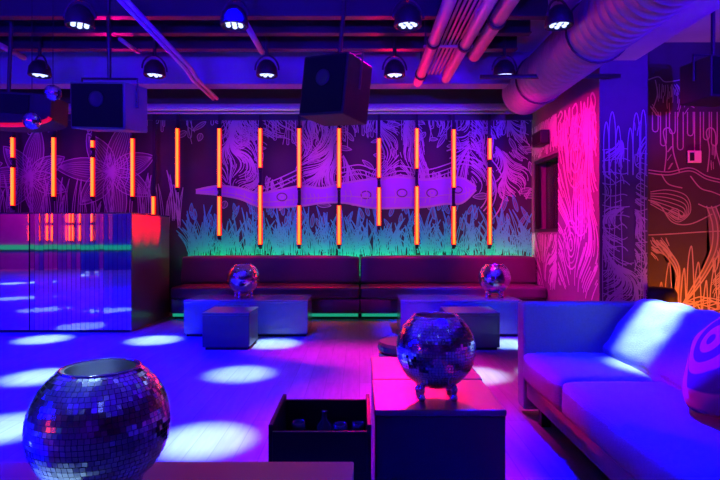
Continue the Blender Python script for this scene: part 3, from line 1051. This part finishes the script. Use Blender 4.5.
pil = cushion(0.15, 0.44, 0.44, 0.09, 0.06, 18, 0.006, 4)
mt = Matrix.Translation((1.655, 2.27, .665)) @ Matrix.Rotation(math.radians(28), 4, 'Y') @ Matrix.Rotation(math.radians(20), 4, 'X')
pl = obj('scatter_cushion', pil, M['pillow'], None, True, (1.575, 2.27, .735))
pl.rotation_euler = (math.radians(38), math.radians(34), math.radians(-10))
tag(pl, 'pink and blue patterned scatter cushion leaning on the sofa back', 'cushion')

# a dark padded stool in the corner behind the sofa
t = thing('round_stool', 'dark padded stool in the corner behind the sofa under the orange mural', 'stool', (3.42, 6.2, 0))
bm = bmesh.new()
lathe(bm, [(0, .40), (.17, .40), (.20, .43), (.20, .57), (.17, .62), (0, .63)], 28)
obj('seat', bm, M['black_matte'], t, True)
bm = bmesh.new()
lathe(bm, [(0, 0), (.16, 0), (.16, .02), (.03, .035), (.03, .40), (0, .40)], 20)
obj('pedestal', bm, M['dark_steel'], t)

# ================================================================== STAGE LIGHTS
pr = thing('stage_light', 'x', 'stage light', (0, 0, LAMP_Z), 0, 'round ceiling spotlights')
bm = bmesh.new()
lathe(bm, [(0, .13), (.05, .13), (.085, .10), (.115, .05), (.125, -.04), (.118, -.05), (.108, -.05), (.108, -.025), (0, -.025)], 28)
obj('housing', bm, M['cabinet'], pr, True)
bm = bmesh.new()
pts = [(.14 * math.cos(a), 0, .02 + .17 * math.sin(a)) for a in [PI * k / 12 for k in range(13)]]
tube(bm, pts, .011, 8)
obj('yoke', bm, M['dark_steel'], pr, True)
bm = bmesh.new()
lathe(bm, [(0, .18), (.02, .18), (.02, CEIL - LAMP_Z), (0, CEIL - LAMP_Z)], 10)
obj('stem', bm, M['dark_steel'], pr)
for k in range(7):
    r_, a_ = (0, 0) if k == 0 else (.062, k * PI / 3)
    bm = bmesh.new()
    lathe(bm, [(0, -.008), (.012, -.007), (.021, 0), (.021, .012), (0, .012)], 12, (r_ * math.cos(a_), r_ * math.sin(a_), -.038))
    obj('lens', bm, M['lens'], pr, True)
rows = [('row nearer the camera', 4.79, (-2.48, -1.11, .43, 1.77)), ('row nearer the mural', 6.3, (-3.73, -2.39, -1.08, .41, 1.69))]
first = True
for rn, yy, xs_ in rows:
    for i, xx in enumerate(xs_):
        lb = f'{ORD[i]} black ceiling spotlight from the booth side, {rn}'
        if first:
            pr.location = (xx, yy, LAMP_Z)
            pr['label'] = lb
            first = False
        else:
            dup(pr, (xx, yy, LAMP_Z), lb, rnd.uniform(-.6, .6))

# ================================================================== LOUDSPEAKERS


def speaker(w_, d_, h_, loc, rz, rx, label, ry=0.0, cab='cabinet'):
    t = thing('loudspeaker', label, 'speaker', loc, 0, 'ceiling loudspeakers')
    t.rotation_euler = (rx, ry, rz)
    bm = box(bmesh.new(), -w_ / 2, w_ / 2, -d_ / 2, d_ / 2, -h_ / 2, h_ / 2, .012)
    obj('cabinet', bm, M[cab], t)
    bm = box(bmesh.new(), -w_ / 2 + .02, w_ / 2 - .02, -d_ / 2 - .012, -d_ / 2 + .001, -h_ / 2 + .02, h_ / 2 - .02, .005)
    g = obj('grille', bm, M['grille'], t)
    bm = bmesh.new()
    lathe(bm, [(0, .002), (.03, .004), (.06, .012), (.075, .012), (.075, 0)], 24, (0, 0, 0), Matrix.Translation((0, -d_ / 2 - .012, .06)) @ Matrix.Rotation(PI / 2, 4, 'X'))
    obj('horn', bm, M['dark_steel'], g, True)
    bm = bmesh.new()
    tube(bm, [(-w_ / 2 - .012, 0, 0), (-w_ / 2 - .012, 0, h_ / 2 + .06), (w_ / 2 + .012, 0, h_ / 2 + .06), (w_ / 2 + .012, 0, 0)], .012, 8)
    obj('bracket', bm, M['dark_steel'], t)
    bm = bmesh.new()
    tube(bm, [(0, 0, h_ / 2 + .06), (0, 0, h_ / 2 + .06 + max(.05, CEIL - loc[2] - h_ / 2 - .06 - .02))], .02, 8)
    obj('mount', bm, M['dark_steel'], t)
    return t


speaker(.50, .42, .56, P(336, 91, 5.1), math.radians(-32), math.radians(-4), 'big black loudspeaker hung from the ceiling in the middle of the room', math.radians(4))
speaker(.58, .40, .45, P(110, 108, 5.4), math.radians(-9), math.radians(6), 'boxy loudspeaker hung from the ceiling over the mirrored booth', math.radians(3), 'cabinet_satin')
speaker(.42, .40, .40, P(713, 82, 5.4), math.radians(10), 0, 'dark loudspeaker hung high above the orange mural')

t = thing('loudspeaker', 'round-bottomed red-edged loudspeaker behind the small hanging mirrored ball', 'speaker', P(8, 113, 5.5), 0, 'ceiling loudspeakers')
t.rotation_euler = (0, math.radians(2), math.radians(6))
bm = bmesh.new()
prof = [(-.5, .17)] + [(.5 * math.cos(PI - PI * k / 16), -.06 - .10 * math.sin(PI * k / 16)) for k in range(17)] + [(.5, .17)]
f0 = [bm.verts.new((x, -.2, z)) for x, z in prof]
f1 = [bm.verts.new((x, .2, z)) for x, z in prof]
bm.faces.new(f0)
bm.faces.new(f1[::-1])
for i in range(len(prof)):
    j = (i + 1) % len(prof)
    bm.faces.new((f0[i], f1[i], f1[j], f0[j]))
obj('cabinet', bm, M['cabinet'], t)
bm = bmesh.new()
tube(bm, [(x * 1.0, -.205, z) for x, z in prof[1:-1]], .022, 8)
M['red_edge_glow'] = glow('red_light_edge', (1.0, 0.002, 0.008), 0.7)  # emission stands in for red light falling on the lower edge
o = obj('glow_edge', bm, M['red_edge_glow'], t, True)
o['label'] = 'lower edge with added red glow'
obj('grille', box(bmesh.new(), -.45, .30, -.212, -.199, -.04, .15, .004), M['grille'], t)
bm = bmesh.new()
tube(bm, [(0, 0, .17), (0, 0, CEIL - t.location.z - .02)], .02, 8)
obj('mount', bm, M['dark_steel'], t)

t = thing('wall_speaker', 'small black box mounted above the dark opening in the magenta wall', 'speaker', (XR - .07, 7.85, 2.62))
obj('cabinet', box(bmesh.new(), -.07, .058, -.19, .19, -.10, .10, .01), M['black_matte'], t)
obj('grille', box(bmesh.new(), -.078, -.069, -.17, .17, -.08, .08, .003), M['grille'], t)
obj('bracket', box(bmesh.new(), .0585, .0695, -.06, .06, -.05, .05), M['dark_steel'], t)

t = thing('wall_panel', 'small pale square control panel on the orange mural wall', 'panel', (*P(693, 157, 6.6).xy, P(693, 157, 6.6).z))
obj('plate', box(bmesh.new(), -.085, .085, -.035, -.010, -.075, .075, .008), M['panel_lit'], t)
obj('screen', box(bmesh.new(), -.06, -.005, -.039, -.0345, -.05, .05, .002), M['glass_dark'], t)

# ================================================================== PIPES, CONDUITS, DUCT


def pipe(name, label, pts, r, m='pipe', group='ceiling pipes', cat='pipe', clamps=()):
    t = thing(name, label, cat, pts[0], 0, group)
    o0 = Vector(pts[0])
    bm = bmesh.new()
    tube(bm, [Vector(p) - o0 for p in pts], r, 14)
    obj('pipe', bm, M[m], t, True)
    for i, c in enumerate(clamps):
        c = Vector(c)
        bm = bmesh.new()
        tube(bm, [c - o0 - Vector((0, .025, 0)), c - o0 + Vector((0, .025, 0))], r * 1.25, 14)
        obj('clamp', bm, M['dark_steel'], t, True)
        bm = bmesh.new()
        tube(bm, [c - o0 + Vector((0, 0, r * 1.2)), Vector((c.x, c.y, CEIL)) - o0], .008, 6)
        obj('hanger', bm, M['dark_steel'], t)
    return t


def along(px, py, z, y0=1.0, y1=6.9):
    k = (px - HX) / (HY - py)
    x = k * (z - EYE)
    return [(x, y0, z), (x, y1, z)]


a = along(413, 95, 3.16, 2.0, 6.85)
pipe('ceiling_pipe', 'thick red-lit ceiling pipe on the speaker side of the thin conduit bundle', a, .058, clamps=((a[0][0], 5.4, 3.16), (a[0][0], 6.5, 3.16)))
a = along(438, 93, 3.16, 2.0, 6.7)
pipe('ceiling_pipe', 'thick red-lit ceiling pipe on the sofa side of the thin conduit bundle', a, .055, clamps=((a[0][0], 5.5, 3.16),))
a = along(470, 62, 3.22, 2.0, 6.0)
pipe('ceiling_pipe', 'thick short ceiling pipe between the conduit bundle and the duct', a, .07, clamps=((a[0][0], 5.0, 3.22),))
for k in range(5):
    z = 3.27
    a = along(421.5 + k * 3.2, 90, z, 2.0, 6.85)
    pipe('ceiling_conduit', f'{ORD[k]} thin conduit of the ceiling bundle, counted from the speaker side', a, .014, 'pipe', 'thin ceiling conduits', 'conduit')
xm = along(428, 90, 3.24)[0][0]
t = thing('conduit_bracket', 'dark crossbar carrying the bundle of thin conduits', 'bracket', (xm, 5.75, 3.235))
obj('crossbar', box(bmesh.new(), -.27, .27, -.02, .02, -.012, .012), M['pipe'], t)
for s in (-.25, .25):
    obj('rod', box(bmesh.new(), s - .008, s + .008, -.008, .008, .012, CEIL - 3.235), M['dark_steel'], t)

a = [P(112, -8, 4.6), P(186, 69, 6.0), P(193, 80, 6.35), P(213, 99, 7.35)]
pipe('ceiling_pipe', 'bent magenta-lit ceiling pipe over the booth side, outer one of the pair', a, .022)
pipe('ceiling_pipe', 'bent magenta-lit ceiling pipe over the booth side, inner one of the pair', [p + Vector((.055, 0, .005)) for p in a], .022)
pipe('ceiling_pipe', 'long red-lit pipe crossing above the mural in front of the back wall', [(-6.3, 8.12, 3.14), (2.6, 8.12, 3.14)], .055)
pipe('ceiling_pipe', 'thinner pipe crossing above the mural just under the long one', [(-6.3, 8.3, 3.10), (2.6, 8.3, 3.10)], .022)
for k, (x, z) in enumerate(((-4.55, 3.22), (-3.55, 3.2))):
    pass
a = [P(-6, 42, 5.6), P(24, 58, 6.4)]
pipe('ceiling_pipe', 'short magenta-lit pipe length at the outer end of the booth', a, .03)
a = [P(120, 39, 5.6), P(138, 52, 6.2)]
pipe('ceiling_pipe', 'short pale pipe length beside the bent pipe', a, .022)
a = [P(246, 24, 5.0), P(262, 52, 5.9)]
pipe('ceiling_pipe', 'short magenta pipe behind the second near spotlight', a, .03)
a = [P(620, 76, 5.95), P(480, 77, 6.0)]
pipe('ceiling_pipe', 'thin dark pipe crossing below the round duct', a, .025, 'dark_steel')

t = thing('ventilation_duct', 'big round ventilation duct running along the ceiling above the sofa side', 'duct', (2.21, 2.0, 3.13))
bm = bmesh.new()
prof = []
for k in range(44):
    z = k * .12
    prof += [(.285, z), (.285, z + .10), (.293, z + .11)]
lathe(bm, [(0, 0)] + prof + [(0, 5.25)], 40, (0, 0, 0), Matrix.Rotation(-PI / 2, 4, 'X'))
obj('duct', bm, M['duct'], t, True)
for yy in (1.2, 3.0, 4.6):
    bm = bmesh.new()
    tube(bm, [(.30 * math.cos(2 * PI * k / 28), yy, .30 * math.sin(2 * PI * k / 28)) for k in range(29)], .012, 6, False)
    obj('strap', bm, M['dark_steel'], t)
